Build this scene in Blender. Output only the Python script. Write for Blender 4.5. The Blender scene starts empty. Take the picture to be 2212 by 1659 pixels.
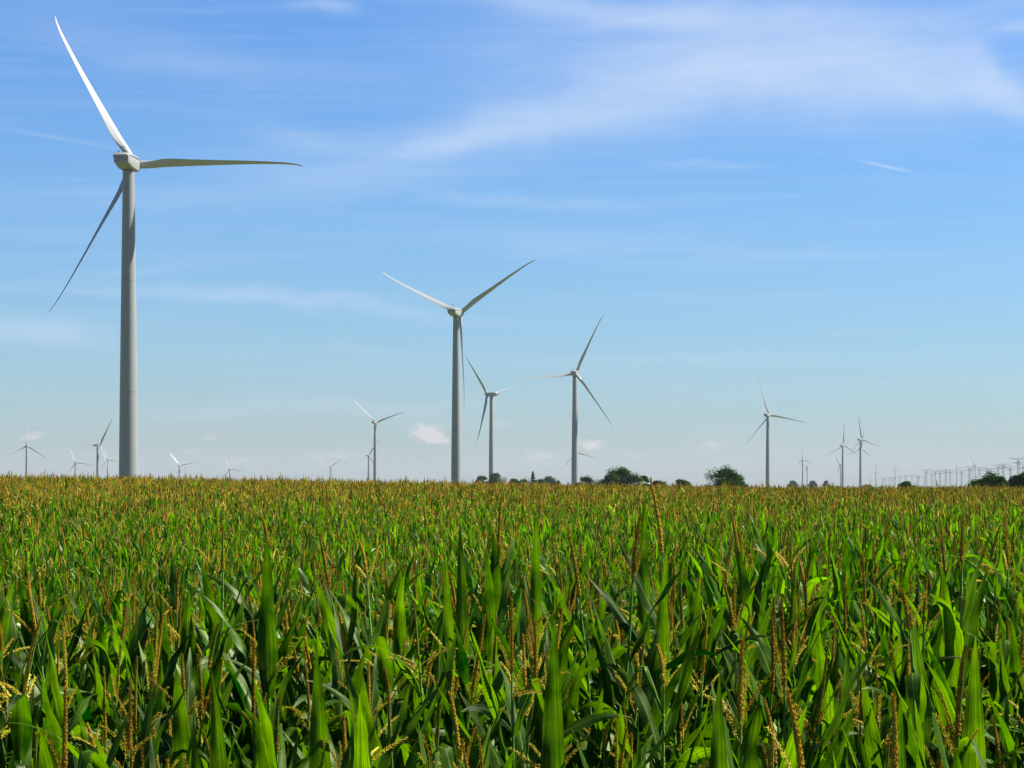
import bpy, math, random
import numpy as np
from mathutils import Vector, Matrix

R = math.radians
rnd = random.Random(11)
sc = bpy.context.scene
col = sc.collection

# ---------------------------------------------------------------- camera, sky, sun, exposure
EYE = 3.0
FPX = 4686.4          # focal length in pixels of a 2212 px wide picture (50 mm on 23.6 mm)
HX, HY = 1106.0, 1052.0
cam_d = bpy.data.cameras.new('camera')
cam_d.lens = 50.0
cam_d.sensor_width = 23.6
cam_d.shift_y = 0.1006
cam_d.clip_start = 0.2
cam_d.clip_end = 40000
cam_d.dof.use_dof = False
cam = bpy.data.objects.new('camera', cam_d)
cam.location = (0, 0, EYE)
cam.rotation_euler = (R(90), 0, 0)
col.objects.link(cam)
sc.camera = cam

SUN_AZ, SUN_EL = 77.0, 52.0     # azimuth clockwise from the view direction (+y)
SUN_POWER = 5.0
SKY_POWER = 0.05
EXPOSURE = 1.45
HAZE = 0.000037

sun_d = bpy.data.lights.new('sun', 'SUN')
sun_d.energy = SUN_POWER
sun_d.angle = R(0.53)
sun_d.color = (1.0, 0.95, 0.86)
sun = bpy.data.objects.new('sun', sun_d)
sdir = Vector((math.sin(R(SUN_AZ)) * math.cos(R(SUN_EL)), math.cos(R(SUN_AZ)) * math.cos(R(SUN_EL)), math.sin(R(SUN_EL))))
sun.rotation_euler = sdir.to_track_quat('Z', 'Y').to_euler()
sun.location = (60, 10, 90)
col.objects.link(sun)

sc.view_settings.view_transform = 'Standard'
sc.view_settings.look = 'None'
sc.view_settings.exposure = EXPOSURE
sc.view_settings.gamma = 1.0
sc.view_settings.use_curve_mapping = False
sc.render.engine = 'CYCLES'
sc.cycles.max_bounces = 7
sc.cycles.diffuse_bounces = 1
sc.cycles.glossy_bounces = 2
sc.cycles.transmission_bounces = 4
sc.cycles.volume_bounces = 0
sc.cycles.sample_clamp_indirect = 6.0


class NT:
    """tiny helper to write node trees"""
    def __init__(self, tree):
        self.t = tree
        self.n = tree.nodes
        self.l = tree.links

    def new(self, kind, **kw):
        nd = self.n.new(kind)
        for k, v in kw.items():
            setattr(nd, k, v)
        return nd

    def put(self, sock, v):
        if isinstance(v, bpy.types.NodeSocket):
            self.l.new(v, sock)
        else:
            sock.default_value = v

    def m(self, op, a, b=None, c=None, clamp=False):
        nd = self.new('ShaderNodeMath', operation=op, use_clamp=clamp)
        self.put(nd.inputs[0], a)
        if b is not None:
            self.put(nd.inputs[1], b)
        if c is not None:
            self.put(nd.inputs[2], c)
        return nd.outputs[0]

    def mix(self, f, a, b, blend='MIX'):
        nd = self.new('ShaderNodeMix', data_type='RGBA', blend_type=blend)
        self.put(nd.inputs[0], f)
        self.put(nd.inputs[6], a)
        self.put(nd.inputs[7], b)
        return nd.outputs[2]

    def ramp(self, f, stops, interp='LINEAR'):
        nd = self.new('ShaderNodeValToRGB')
        cr = nd.color_ramp
        cr.interpolation = interp
        while len(cr.elements) < len(stops):
            cr.elements.new(0.5)
        for e, (p, c) in zip(cr.elements, stops):
            e.position = p
            e.color = c if len(c) == 4 else (*c, 1)
        self.put(nd.inputs[0], f)
        return nd.outputs[0]

    def noise(self, vec, scale=1.0, detail=4.0, rough=0.55, dist=0.0):
        nd = self.new('ShaderNodeTexNoise')
        if vec is not None:
            self.l.new(vec, nd.inputs['Vector'])
        nd.inputs['Scale'].default_value = scale
        nd.inputs['Detail'].default_value = detail
        nd.inputs['Roughness'].default_value = rough
        nd.inputs['Distortion'].default_value = dist
        return nd.outputs[0]

    def xyz(self, x, y, z=0.0):
        nd = self.new('ShaderNodeCombineXYZ')
        self.put(nd.inputs[0], x)
        self.put(nd.inputs[1], y)
        self.put(nd.inputs[2], z)
        return nd.outputs[0]


# ---- world: Nishita sky with thin cirrus and small far cumulus, laid out by azimuth and elevation
world = bpy.data.worlds.new('World')
sc.world = world
world.use_nodes = True
w = NT(world.node_tree)
w.n.clear()
sky = w.new('ShaderNodeTexSky', sky_type='NISHITA')
sky.sun_disc = False
sky.sun_elevation = R(SUN_EL)
sky.sun_rotation = R(SUN_AZ)
sky.altitude = 200
sky.air_density = 1.0
sky.dust_density = 0.4
sky.ozone_density = 2.0
geo = w.new('ShaderNodeTexCoord')
sep = w.new('ShaderNodeSeparateXYZ')
w.l.new(geo.outputs['Generated'], sep.inputs[0])
X, Y, Z = sep.outputs
az = w.m('ARCTAN2', X, Y)
el = w.m('ARCSINE', Z)
U = w.m('MULTIPLY_ADD', az, FPX / 1000, 1.106)           # in thousands of view pixels
V = w.m('MULTIPLY_ADD', el, -FPX / 1000, 1.052)
warp = w.noise(w.xyz(U, V), 3.2, 3, 0.5)
warp2 = w.noise(w.xyz(V, U, 3.3), 3.2, 3, 0.5)
Uw = w.m('ADD', U, w.m('MULTIPLY', w.m('SUBTRACT', warp, 0.5), 0.30))
Vw = w.m('ADD', V, w.m('MULTIPLY', w.m('SUBTRACT', warp2, 0.5), 0.10))


def blob(cx, cy, rx, ry, ang, amp, u=None, v=None, power=1.0):
    """soft rotated ellipse; centre and radii in view pixels, angle clockwise on screen"""
    u = u or Uw
    v = v or Vw
    c, s = math.cos(R(ang)), math.sin(R(ang))
    du = w.m('SUBTRACT', u, cx / 1000)
    dv = w.m('SUBTRACT', v, cy / 1000)
    a = w.m('ADD', w.m('MULTIPLY', du, c * 1000 / rx), w.m('MULTIPLY', dv, s * 1000 / rx))
    b = w.m('ADD', w.m('MULTIPLY', du, -s * 1000 / ry), w.m('MULTIPLY', dv, c * 1000 / ry))
    q = w.m('ADD', w.m('MULTIPLY', a, a), w.m('MULTIPLY', b, b))
    if power != 1.0:
        q = w.m('POWER', q, power)
    return w.m('MULTIPLY', w.m('EXPONENT', w.m('MULTIPLY', q, -1.0)), amp)


def addall(lst):
    o = lst[0]
    for k in lst[1:]:
        o = w.m('ADD', o, k)
    return o


streak = w.noise(w.xyz(w.m('ADD', w.m('MULTIPLY', U, 3.0), w.m('MULTIPLY', V, 5.0)), w.m('MULTIPLY', V, 15.0), 1.7), 1.0, 8, 0.66, 0.5)
streak = w.m('MULTIPLY_ADD', streak, 1.9, -0.28, clamp=True)
fine = w.noise(w.xyz(w.m('MULTIPLY', U, 7.0), w.m('MULTIPLY', V, 22.0), 4.7), 1.2, 9, 0.70, 0.7)
fine = w.m('MULTIPLY_ADD', fine, 1.4, 0.14)
cirrus = addall([
    blob(1600, 150, 460, 105, 3, 0.66), blob(1760, 190, 260, 55, 6, 0.30), blob(2000, 190, 230, 50, 20, 0.45), blob(2190, 262, 150, 26, 32, 0.5), blob(1400, 230, 330, 70, -10, 0.30),
    blob(2140, 190, 90, 24, 30, 0.42), blob(1240, 255, 330, 42, -11, 0.40), blob(990, 318, 150, 26, -9, 0.42),
    blob(1150, 20, 330, 34, 6, 0.32), blob(1420, 60, 200, 22, 6, 0.34), blob(690, 28, 60, 12, 5, 0.40),
    blob(1720, 60, 300, 40, 5, 0.28), blob(2170, 110, 60, 12, 0, 0.42), blob(2150, 40, 160, 50, 0, 0.2),
    blob(690, 300, 160, 26, 4, 0.24), blob(720, 372, 260, 38, 2, 0.26), blob(200, 80, 300, 80, 12, 0.08), blob(330, 150, 300, 30, 8, 0.07),
    blob(560, 150, 300, 30, 4, 0.13), blob(480, 435, 300, 30, -3, 0.17), blob(1500, 365, 120, 9, 7, 0.22),
    blob(1180, 440, 340, 16, 2, 0.17), blob(1250, 520, 420, 28, 0, 0.10), blob(1700, 560, 400, 14, 2, 0.12),
])
cirrus = w.m('MULTIPLY', w.m('MULTIPLY', cirrus, w.m('MULTIPLY_ADD', streak, 1.0, 0.35)), w.m('MULTIPLY_ADD', fine, 2.3, -0.32, clamp=True))
low = addall([
    blob(560, 655, 330, 17, 3, 0.42), blob(860, 668, 110, 10, 8, 0.12), blob(90, 728, 140, 28, 2, 0.42),
    blob(760, 763, 200, 8, 0, 0.13), blob(1500, 770, 420, 10, 1, 0.10), blob(560, 880, 300, 18, 0, 0.18),
    blob(900, 870, 200, 12, 0, 0.12), blob(300, 600, 240, 12, -4, 0.12), blob(1100, 1000, 1400, 42, 0, 0.16),
])
low = w.m('MULTIPLY', low, fine)
thin = addall([
    blob(140, 320, 140, 4.5, 8.5, 0.16, U, V), blob(1905, 374, 48, 3.0, 14, 0.55, U, V),
])
# small cumulus heads near the horizon with billowed edges
bn = w.noise(w.xyz(w.m('MULTIPLY', U, 60.0), w.m('MULTIPLY', V, 75.0), 9.1), 1.0, 5, 0.6)
bn2 = w.noise(w.xyz(w.m('MULTIPLY', V, 60.0), w.m('MULTIPLY', U, 50.0), 2.1), 1.0, 5, 0.6)
Uc = w.m('ADD', U, w.m('MULTIPLY', w.m('SUBTRACT', bn, 0.5), 0.055))
Vc = w.m('ADD', V, w.m('MULTIPLY', w.m('SUBTRACT', bn2, 0.5), 0.038))
cumulus = w.m('MULTIPLY', 1.5, addall([
    blob(920, 936, 30, 16, 6, 0.85, Uc, Vc, 1.6), blob(946, 948, 26, 10, 8, 0.6, Uc, Vc, 1.6), blob(1276, 961, 24, 9, 0, 0.60, Uc, Vc, 1.5),
    blob(1170, 984, 32, 8, -4, 0.42, Uc, Vc, 1.3), blob(86, 945, 24, 8, -6, 0.38, Uc, Vc, 1.3), blob(456, 947, 18, 6, -6, 0.32, Uc, Vc),
    blob(1534, 961, 22, 7, -5, 0.34, Uc, Vc), blob(520, 996, 40, 6, 0, 0.22, Uc, Vc), blob(715, 984, 55, 7, -4, 0.26, Uc, Vc),
    blob(1072, 914, 22, 6, 0, 0.22, Uc, Vc), blob(1370, 982, 30, 6, 0, 0.2, Uc, Vc), blob(415, 975, 20, 5, 0, 0.25, Uc, Vc),
]))
veil = w.noise(w.xyz(w.m('MULTIPLY_ADD', V, 3.0, w.m('MULTIPLY', U, 1.6)), w.m('MULTIPLY', V, 34.0), 7.7), 1.0, 8, 0.62, 0.5)
veil = w.m('MULTIPLY', w.m('MULTIPLY_ADD', veil, 3.0, -1.45, clamp=True), 0.16)
cloud = w.m('ADD', w.m('ADD', cirrus, low), w.m('ADD', thin, veil))
cloud = w.m('MULTIPLY', w.m('SUBTRACT', 1.0, w.m('EXPONENT', w.m('MULTIPLY', cloud, -1.15))), 0.86)
hsv = w.new('ShaderNodeHueSaturation')
hsv.inputs['Saturation'].default_value = 1.0
hsv.inputs['Value'].default_value = 1.0
w.l.new(sky.outputs[0], hsv.inputs['Color'])
grade = w.ramp(w.m('MULTIPLY', el, 1.0), [(0.0, (.46, .55, .69)), (.06, (.45, .62, .80)), (.14, (.435, .66, .90)), (.22, (.40, .655, .97)), (.34, (.24, .48, .78)), (.75, (.07, .17, .30))])
tint = w.mix(1.0, w.mix(1.0, hsv.outputs[0], grade, 'MULTIPLY'), (1.17, 1.17, 1.17, 1), 'MULTIPLY')
both = w.mix(cloud, tint, (5.05, 5.85, 7.05, 1))
both = w.mix(w.m('MINIMUM', cumulus, 0.9), both, (5.4, 5.25, 5.4, 1))
bg = w.new('ShaderNodeBackground')
w.l.new(both, bg.inputs[0])
bg.inputs[1].default_value = SKY_POWER
out = w.new('ShaderNodeOutputWorld')
w.l.new(bg.outputs[0], out.inputs[0])


# ---------------------------------------------------------------- materials
def material(name):
    m = bpy.data.materials.new(name)
    m.use_nodes = True
    t = NT(m.node_tree)
    t.n.clear()
    t.out = t.new('ShaderNodeOutputMaterial')
    return m, t


def principled(t, color, rough=0.5, spec=0.5, metal=0.0):
    p = t.new('ShaderNodeBsdfPrincipled')
    t.put(p.inputs['Base Color'], color)
    t.put(p.inputs['Roughness'], rough)
    t.put(p.inputs['Specular IOR Level'], spec)
    t.put(p.inputs['Metallic'], metal)
    return p


def painted(name, c, rough=0.4, dirt=0.10, scale=0.25):
    m, t = material(name)
    g = t.new('ShaderNodeTexCoord')
    mp = t.new('ShaderNodeMapping')
    t.l.new(g.outputs['Object'], mp.inputs[0])
    mp.inputs['Scale'].default_value = (1.6, 1.6, 0.12)
    n1 = t.noise(mp.outputs[0], scale * 4, 5, 0.6)
    n2 = t.noise(g.outputs['Object'], scale, 3, 0.5)
    f = t.m('MULTIPLY', t.m('ADD', n1, n2), dirt)
    cc = t.mix(f, (*c, 1), (c[0] * .62, c[1] * .6, c[2] * .54, 1))
    p = principled(t, cc, rough, 0.4)
    t.l.new(p.outputs[0], t.out.inputs[0])
    return m


M_TOWER = painted('tower_paint', (0.245, 0.26, 0.262), 0.42, 0.22, 0.3)
M_BLADE = painted('blade_gelcoat', (0.31, 0.322, 0.32), 0.28, 0.08, 0.3)
M_NAC = painted('nacelle_shell', (0.28, 0.287, 0.278), 0.40, 0.18, 0.6)
M_DARK = painted('dark_metal', (0.05, 0.055, 0.06), 0.5, 0.2, 1.0)
M_STEEL = painted('galvanised_steel', (0.20, 0.22, 0.24), 0.55, 0.3, 0.4)
M_WHITE = painted('white_siding', (0.60, 0.59, 0.55), 0.6, 0.25, 1.2)
M_ROOF = painted('dark_roofing', (0.09, 0.09, 0.10), 0.7, 0.3, 1.2)


def leaf_material(name, dark, light, back, glow, rough=0.6, coat=0.0, veins=True, trans=0.5):
    m, t = material(name)
    uv = t.new('ShaderNodeUVMap')
    s = t.new('ShaderNodeSeparateXYZ')
    t.l.new(uv.outputs[0], s.inputs[0])
    u, v = s.outputs[0], s.outputs[1]
    info = t.new('ShaderNodeObjectInfo')
    gc = t.new('ShaderNodeTexCoord')
    n = t.noise(gc.outputs['Object'], 7.0, 4, 0.6)
    gi_ = t.new('ShaderNodeNewGeometry')
    isl = gi_.outputs['Random Per Island']
    rv = t.m('ADD', t.m('MULTIPLY', info.outputs['Random'], 0.30), t.m('MULTIPLY', t.m('POWER', isl, 1.7), 0.70))
    rv = t.m('ADD', rv, t.m('MULTIPLY_ADD', n, 0.9, -0.42), clamp=True)
    c = t.mix(rv, (*dark, 1), (*light, 1))
    if veins:
        lines = t.noise(t.xyz(t.m('MULTIPLY', u, 15.0), t.m('MULTIPLY', v, 1.2), t.m('MULTIPLY', isl, 40.0)), 1.0, 3, 0.7)
        c = t.mix(t.m('MULTIPLY_ADD', lines, 3.2, -1.35, clamp=True), t.mix(0.65, c, (dark[0] * .4, dark[1] * .4, dark[2] * .4, 1)), c)
        mid = t.m('ABSOLUTE', t.m('SUBTRACT', u, 0.5))
        rib = t.m('SUBTRACT', 1.0, t.m('MULTIPLY', mid, 14.0), clamp=True)
        rib = t.m('MULTIPLY', rib, t.m('SUBTRACT', 1.05, v, clamp=True))
        c = t.mix(t.m('MULTIPLY', rib, 0.75), c, (0.30, 0.42, 0.12, 1))
        # dry yellow edges and tips
        tip = t.m('MULTIPLY_ADD', v, 9.0, -8.2, clamp=True)
        c = t.mix(t.m('MULTIPLY', tip, 0.6), c, (0.30, 0.24, 0.05, 1))
    p = principled(t, c, rough, coat)
    if veins:
        bp = t.new('ShaderNodeBump')
        bp.inputs['Strength'].default_value = 0.35
        bp.inputs['Distance'].default_value = 0.004
        t.l.new(lines, bp.inputs['Height'])
        t.l.new(bp.outputs[0], p.inputs['Normal'])
    tr = t.new('ShaderNodeBsdfTranslucent')
    gcol = t.mix(rv, (*back, 1), (*glow, 1))
    if veins:
        gcol = t.mix(t.m('MULTIPLY_ADD', lines, 3.2, -1.35, clamp=True), t.mix(0.75, gcol, (back[0] * .3, back[1] * .35, 0, 1)), gcol)
    t.l.new(gcol, tr.inputs[0])
    mx = t.new('ShaderNodeMixShader')
    mx.inputs[0].default_value = trans
    t.l.new(p.outputs[0], mx.inputs[1])
    t.l.new(tr.outputs[0], mx.inputs[2])
    gl = t.new('ShaderNodeBsdfGlossy')
    gl.inputs['Color'].default_value = (0.85, 0.95, 0.62, 1)
    gl.inputs['Roughness'].default_value = 0.38
    if veins:
        t.l.new(bp.outputs[0], gl.inputs['Normal'])
    m2 = t.new('ShaderNodeMixShader')
    m2.inputs[0].default_value = 0.014
    t.l.new(mx.outputs[0], m2.inputs[1])
    t.l.new(gl.outputs[0], m2.inputs[2])
    t.l.new(m2.outputs[0], t.out.inputs[0])
    return m


M_LEAF = leaf_material('corn_leaf', (0.001, 0.020, 0.0005), (0.170, 0.360, 0.024), (0.001, 0.06, 0.0), (0.46, 0.92, 0.0))
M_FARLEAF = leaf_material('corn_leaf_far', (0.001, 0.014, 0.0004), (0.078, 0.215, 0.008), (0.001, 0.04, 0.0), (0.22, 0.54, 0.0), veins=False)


def floret(name, a, b, trans=0.15):
    m, t = material(name)
    info = t.new('ShaderNodeObjectInfo')
    gc = t.new('ShaderNodeTexCoord')
    n = t.noise(gc.outputs['Object'], 55.0, 2, 0.6)
    f = t.m('MULTIPLY_ADD', info.outputs['Random'], 0.7, t.m('MULTIPLY_ADD', n, 1.4, -0.55), clamp=True)
    c = t.mix(f, (*a, 1), (*b, 1))
    p = principled(t, c, 0.7, 0.2)
    tr = t.new('ShaderNodeBsdfTranslucent')
    t.l.new(c, tr.inputs[0])
    mx = t.new('ShaderNodeMixShader')
    mx.inputs[0].default_value = trans
    t.l.new(p.outputs[0], mx.inputs[1])
    t.l.new(tr.outputs[0], mx.inputs[2])
    t.l.new(mx.outputs[0], t.out.inputs[0])
    return m


M_SPIKE = floret('rust_florets', (0.14, 0.070, 0.002), (0.52, 0.32, 0.010))
M_BRANCH = floret('straw_florets', (0.26, 0.20, 0.005), (0.72, 0.60, 0.07), 0.3)
M_STALK = floret('corn_stalk', (0.06, 0.18, 0.02), (0.16, 0.30, 0.04), 0.1)


def foliage_mat(name, a, b, g):
    m, t = material(name)
    gc = t.new('ShaderNodeTexCoord')
    gg = t.new('ShaderNodeNewGeometry')
    n = t.noise(gc.outputs['Object'], 0.5, 4, 0.6)
    f = t.m('MULTIPLY_ADD', gg.outputs['Random Per Island'], 0.6, t.m('MULTIPLY_ADD', n, 1.4, -0.5), clamp=True)
    c = t.mix(f, (*a, 1), (*b, 1))
    p = principled(t, c, 0.7, 0.0)
    tr = t.new('ShaderNodeBsdfTranslucent')
    tr.inputs[0].default_value = (*g, 1)
    mx = t.new('ShaderNodeMixShader')
    mx.inputs[0].default_value = 0.25
    t.l.new(p.outputs[0], mx.inputs[1])
    t.l.new(tr.outputs[0], mx.inputs[2])
    t.l.new(mx.outputs[0], t.out.inputs[0])
    return m


M_TREE = foliage_mat('tree_leaves', (0.004, 0.020, 0.002), (0.026, 0.075, 0.005), (0.03, 0.10, 0.003))
M_CONIFER = foliage_mat('conifer_needles', (0.010, 0.030, 0.012), (0.03, 0.06, 0.02), (0.02, 0.05, 0.01))
M_BARK = floret('bark', (0.05, 0.04, 0.03), (0.13, 0.11, 0.08), 0.0)


def ground_mat():
    m, t = material('field_soil')
    gc = t.new('ShaderNodeTexCoord')
    n1 = t.noise(gc.outputs['Object'], 1.6, 8, 0.65)
    n2 = t.noise(gc.outputs['Object'], 0.006, 4, 0.5)
    soil = t.mix(n1, (0.045, 0.030, 0.018, 1), (0.12, 0.085, 0.05, 1))
    crop = t.mix(n1, (0.03, 0.075, 0.012, 1), (0.11, 0.14, 0.03, 1))
    sp = t.new('ShaderNodeSeparateXYZ')
    t.l.new(gc.outputs['Object'], sp.inputs[0])
    far = t.m('MULTIPLY_ADD', sp.outputs[1], 1 / 80.0, -260 / 80.0, clamp=True)
    crop = t.mix(t.m('MULTIPLY_ADD', n2, 4.0, -1.6, clamp=True), crop, (0.15, 0.13, 0.05, 1))
    c = t.mix(far, soil, crop)
    p = principled(t, c, 0.95, 0.1)
    bp = t.new('ShaderNodeBump')
    bp.inputs['Strength'].default_value = 0.6
    bp.inputs['Distance'].default_value = 0.05
    t.l.new(n1, bp.inputs['Height'])
    t.l.new(bp.outputs[0], p.inputs['Normal'])
    t.l.new(p.outputs[0], t.out.inputs[0])
    return m


M_GROUND = ground_mat()


# ---------------------------------------------------------------- mesh helpers
class MB:
    def __init__(self):
        self.v, self.f, self.uv, self.mi = [], [], [], []
        self.mat = 0

    def face(self, idx, uv=None):
        self.f.append(tuple(idx))
        self.uv.extend(uv if uv else [(0.5, 0.5)] * len(idx))
        self.mi.append(self.mat)

    def ring_tube(self, pts, rads, n=8, cap=True, squash=None):
        """tube along pts (Vectors) with radius per point"""
        pts = [Vector(p) for p in pts]
        base = len(self.v)
        k = len(pts)
        for i, p in enumerate(pts):
            d = (pts[min(i + 1, k - 1)] - pts[max(i - 1, 0)]).normalized()
            a = Vector((1, 0, 0)) if abs(d.x) < 0.8 else Vector((0, 1, 0))
            e1 = d.cross(a).normalized()
            e2 = d.cross(e1)
            for j in range(n):
                t = 2 * math.pi * j / n
                self.v.append(p + (e1 * math.cos(t) + e2 * math.sin(t)) * rads[i])
        for i in range(k - 1):
            for j in range(n):
                a0 = base + i * n + j
                a1 = base + i * n + (j + 1) % n
                self.face((a0, a0 + n, a1 + n, a1))
        if cap:
            self.face([base + j for j in range(n)])
            self.face([base + (k - 1) * n + j for j in reversed(range(n))])

    def beam(self, a, b, r):
        self.ring_tube([a, b], [r, r], 4)

    def box(self, lo, hi):
        x0, y0, z0 = lo
        x1, y1, z1 = hi
        b = len(self.v)
        for z in (z0, z1):
            for (x, y) in ((x0, y0), (x1, y0), (x1, y1), (x0, y1)):
                self.v.append(Vector((x, y, z)))
        for q in ((3, 2, 1, 0), (4, 5, 6, 7), (0, 1, 5, 4), (1, 2, 6, 5), (2, 3, 7, 6), (3, 0, 4, 7)):
            self.face([b + i for i in q])

    def mesh(self, name, mats, smooth=False, flat_angle=None):
        me = bpy.data.meshes.new(name)
        me.from_pydata([tuple(p) for p in self.v], [], self.f)
        uvl = me.uv_layers.new(name='UVMap')
        uvl.data.foreach_set('uv', np.array(self.uv, dtype=np.float32).ravel())
        for m in mats:
            me.materials.append(m)
        me.polygons.foreach_set('material_index', self.mi)
        if smooth:
            me.polygons.foreach_set('use_smooth', [True] * len(self.f))
        if flat_angle:
            me.set_sharp_from_angle(angle=R(flat_angle))
        me.update()
        return me


def obj(name, me, parent=None, loc=(0, 0, 0), rot=(0, 0, 0), scale=(1, 1, 1), link=True):
    o = bpy.data.objects.new(name, me)
    o.location, o.rotation_euler, o.scale = loc, rot, scale
    if parent is not None:
        o.parent = parent
    if link:
        col.objects.link(o)
    return o


def tag(o, label=None, cat=None, group=None, kind=None):
    if label:
        o['label'] = label
    if cat:
        o['category'] = cat
    if group:
        o['group'] = group
    if kind:
        o['kind'] = kind
    return o


def smooth(t):
    t = max(0.0, min(1.0, t))
    return t * t * (3 - 2 * t)


def at(px, d):
    """world x of a picture column (2212 px wide) at distance d"""
    return (px - HX) * d / FPX


# ---------------------------------------------------------------- the list of far things
# turbine: rotor centre x, y, rotor radius in px of the 2212 px view, blade phase, axis azimuth, label
TURB = [
    (290, 356, 373, -29.8, 17, 'nearest and largest white wind turbine, thick tower rising high at the left'),
    (993.3, 676, 205, 56.5, 20, 'second largest wind turbine, two blades raised in a wide V beside the picture centre'),
    (1052.5, 851.8, 107.5, -42.5, -50, 'wind turbine turned side-on with long nacelle, just beside the central tower'),
    (1244.1, 806.9, 139, 24.5, 9, 'wind turbine behind the low dark trees with one blade pointing level to the left'),
    (1662.2, 896.6, 89, -18.5, 22, 'wind turbine near the round bush, one blade stretched low to its right'),
    (813.5, 912.5, 72, -49, 25, 'mid-distance wind turbine with one bright white blade left of the small cloud'),
    (1862.2, 949.6, 56, -9.5, 33, 'taller of the two close wind turbines between round bush and pylons'),
    (1822.7, 961.9, 51, 2, 25, 'wind turbine with one upright blade just left of its taller neighbour'),
    (58.4, 963.2, 57.6, 3, 8, 'pale wind turbine with one upright blade at the far left edge'),
    (216.5, 962, 67.6, 32.8, 47, 'wind turbine with dark raised blade just left of the huge tower'),
    (163.5, 999.7, 41.5, -23, 8, 'small pale wind turbine low over the corn left of the dark-bladed one'),
    (232.9, 993.3, 32.7, -20, 10, 'small far wind turbine half hidden beside the huge tower'),
    (389, 1005.6, 39.8, -40, 20, 'small far wind turbine with one bright blade right of the huge tower'),
    (497, 1013.2, 35, -21, 10, 'very small faint wind turbine low over the corn with thin tilted blades'),
    (714.6, 1008.3, 32, 56, 15, 'small faint wind turbine with two raised blades left of the centre pair'),
    (797.3, 984.3, 48, 31, 12, 'far wind turbine partly hidden behind a nearer tower with level blade'),
    (1245, 978, 53, -16, 22, 'pale wind turbine whose hub hides behind the tower by the trees'),
    (1735, 992.8, 33, -8, 20, 'small far wind turbine right of the round bush'),
    (1741.3, 1008.6, 25, 45, -58, 'tiny side-on wind turbine overlapping a small far one'),
    (1813.2, 1003.8, 27, -40, -57, 'small side-on wind turbine left of the close upright pair'),
    (1861, 969.1, 43.6, 8, 25, 'far wind turbine whose hub hides behind the taller close turbine'),
    (1892.7, 1019, 21, 3, 20, 'tiny faint wind turbine where the pylons begin'),
    (1934.3, 1014.9, 19, -5, 20, 'tiny faint wind turbine standing above the small dark bush'),
    (2067.7, 1010, 21.5, -15, 20, 'tiny wind turbine standing in the middle of the pylon rows'),
    (2105, 1004.8, 20, -35, -45, 'small side-on wind turbine among pylons by the right bushes'),
    (2101, 1011, 16, 20, 30, 'tiny wind turbine tucked behind the side-on one among pylons'),
]
HUB, BLADE, ROTOR_Y = 80.0, 41.0, 4.5
turb = []
for (px, py, r, ph, yaw, lab) in TURB:
    d = FPX * BLADE / r
    yaw += math.degrees(math.atan((px - HX) / FPX))
    x = at(px, d) - ROTOR_Y * math.sin(R(yaw))
    y = d - ROTOR_Y * math.cos(R(yaw))
    z = EYE + (HY - py) * d / FPX - HUB
    turb.append((x, y, z, ph, yaw, lab))

# trees: left px, right px, top px, distance, kind, label
TREES = [
    (1024, 1060, 1025.5, 1700, 'round', 'loose greyish tree beside the turned wind turbine tower'),
    (1051, 1087, 1020.5, 1650, 'round', 'rounded grey-green tree at the foot of the side-on turbine'),
    (1092, 1132, 1033, 1300, 'low', 'low bushy tree right of the white farm building'),
    (1108, 1156, 1030.5, 1320, 'low', 'low dark tree directly left of the pointed conifer'),
    (1138, 1164, 1018.0, 1300, 'conifer', 'small pointed dark conifer on the skyline'),
    (1148, 1186, 1032.5, 1600, 'low', 'low greyish tree right of the conifer'),
    (1162, 1208, 1026.5, 1650, 'round', 'rounded hazy grey tree right of the pointed conifer'),
    (1201, 1211, 1037.5, 1100, 'low', 'tiny dark shrub alone above the corn tassels'),
    (1236, 1290, 1025.0, 950, 'low', 'dark leafy tree at the foot of the wind turbine with level blade'),
    (1288, 1386, 1002.0, 800, 'big', 'largest tree, broad dark uneven crown on the skyline'),
    (1374, 1409, 1026.5, 820, 'low', 'dark tree directly right of the largest tree'),
    (1398, 1447, 1036.0, 840, 'low', 'long low dark shrub right of the largest tree'),
    (1447, 1498, 1033.5, 900, 'low', 'low rounded shrub between largest tree and the big round bush'),
    (1518, 1638, 1003.0, 620, 'bush', 'big round dark bush highest at its left half'),
    (1702, 1722, 1037.5, 3200, 'round', 'small blue-grey far tree left of its two lookalikes'),
    (1746, 1764, 1037.5, 3200, 'round', 'small blue-grey far tree with flat crown, middle of three'),
    (1778, 1793, 1037.5, 3200, 'round', 'small blue-grey far tree, third and narrowest of three'),
    (1800, 1822, 1048.5, 3400, 'low', 'faint blue-grey low trees left of the close turbine pair'),
    (1861, 1886, 1045.5, 3000, 'low', 'faint low tree at the foot of the close turbine pair'),
    (1941, 1980, 1038.0, 700, 'bush', 'small dark round bush standing alone among the pylons'),
    (2094, 2204, 1018.5, 520, 'bush', 'wide dark bush below the pylons near the right edge'),
    (2172, 2256, 1016.5, 505, 'bush', 'dark bush cut by the right edge of the picture'),
]
# pylons: x, top y in px of the 2212 px view
PYL = [(97, 468), (278, 450), (305, 455), (365, 445), (403, 445), (435, 440), (507, 430), (587, 412), (672, 418), (750, 420),
       (768, 415), (847, 425), (870, 335), (945, 395), (995, 350), (1060, 355), (1140, 335), (1200, 340), (1355, 345), (1462, 300),
       (1600, 300), (1705, 315), (1745, 318), (1857, 275), (1927, 258), (2025, 290), (2133, 178), (2205, 265)]
PH = 45.0
pyl = []
for (zx, zy) in PYL:
    px, py = 1863.7 + zx * 0.15745, 961 + zy * 0.15745
    d = FPX * (PH - 3.0) / (HY - py)
    if d > 10500:
        d = 10500
    pyl.append((at(px, d), d, EYE + (HY - py) * d / FPX - PH, px, py))

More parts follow.
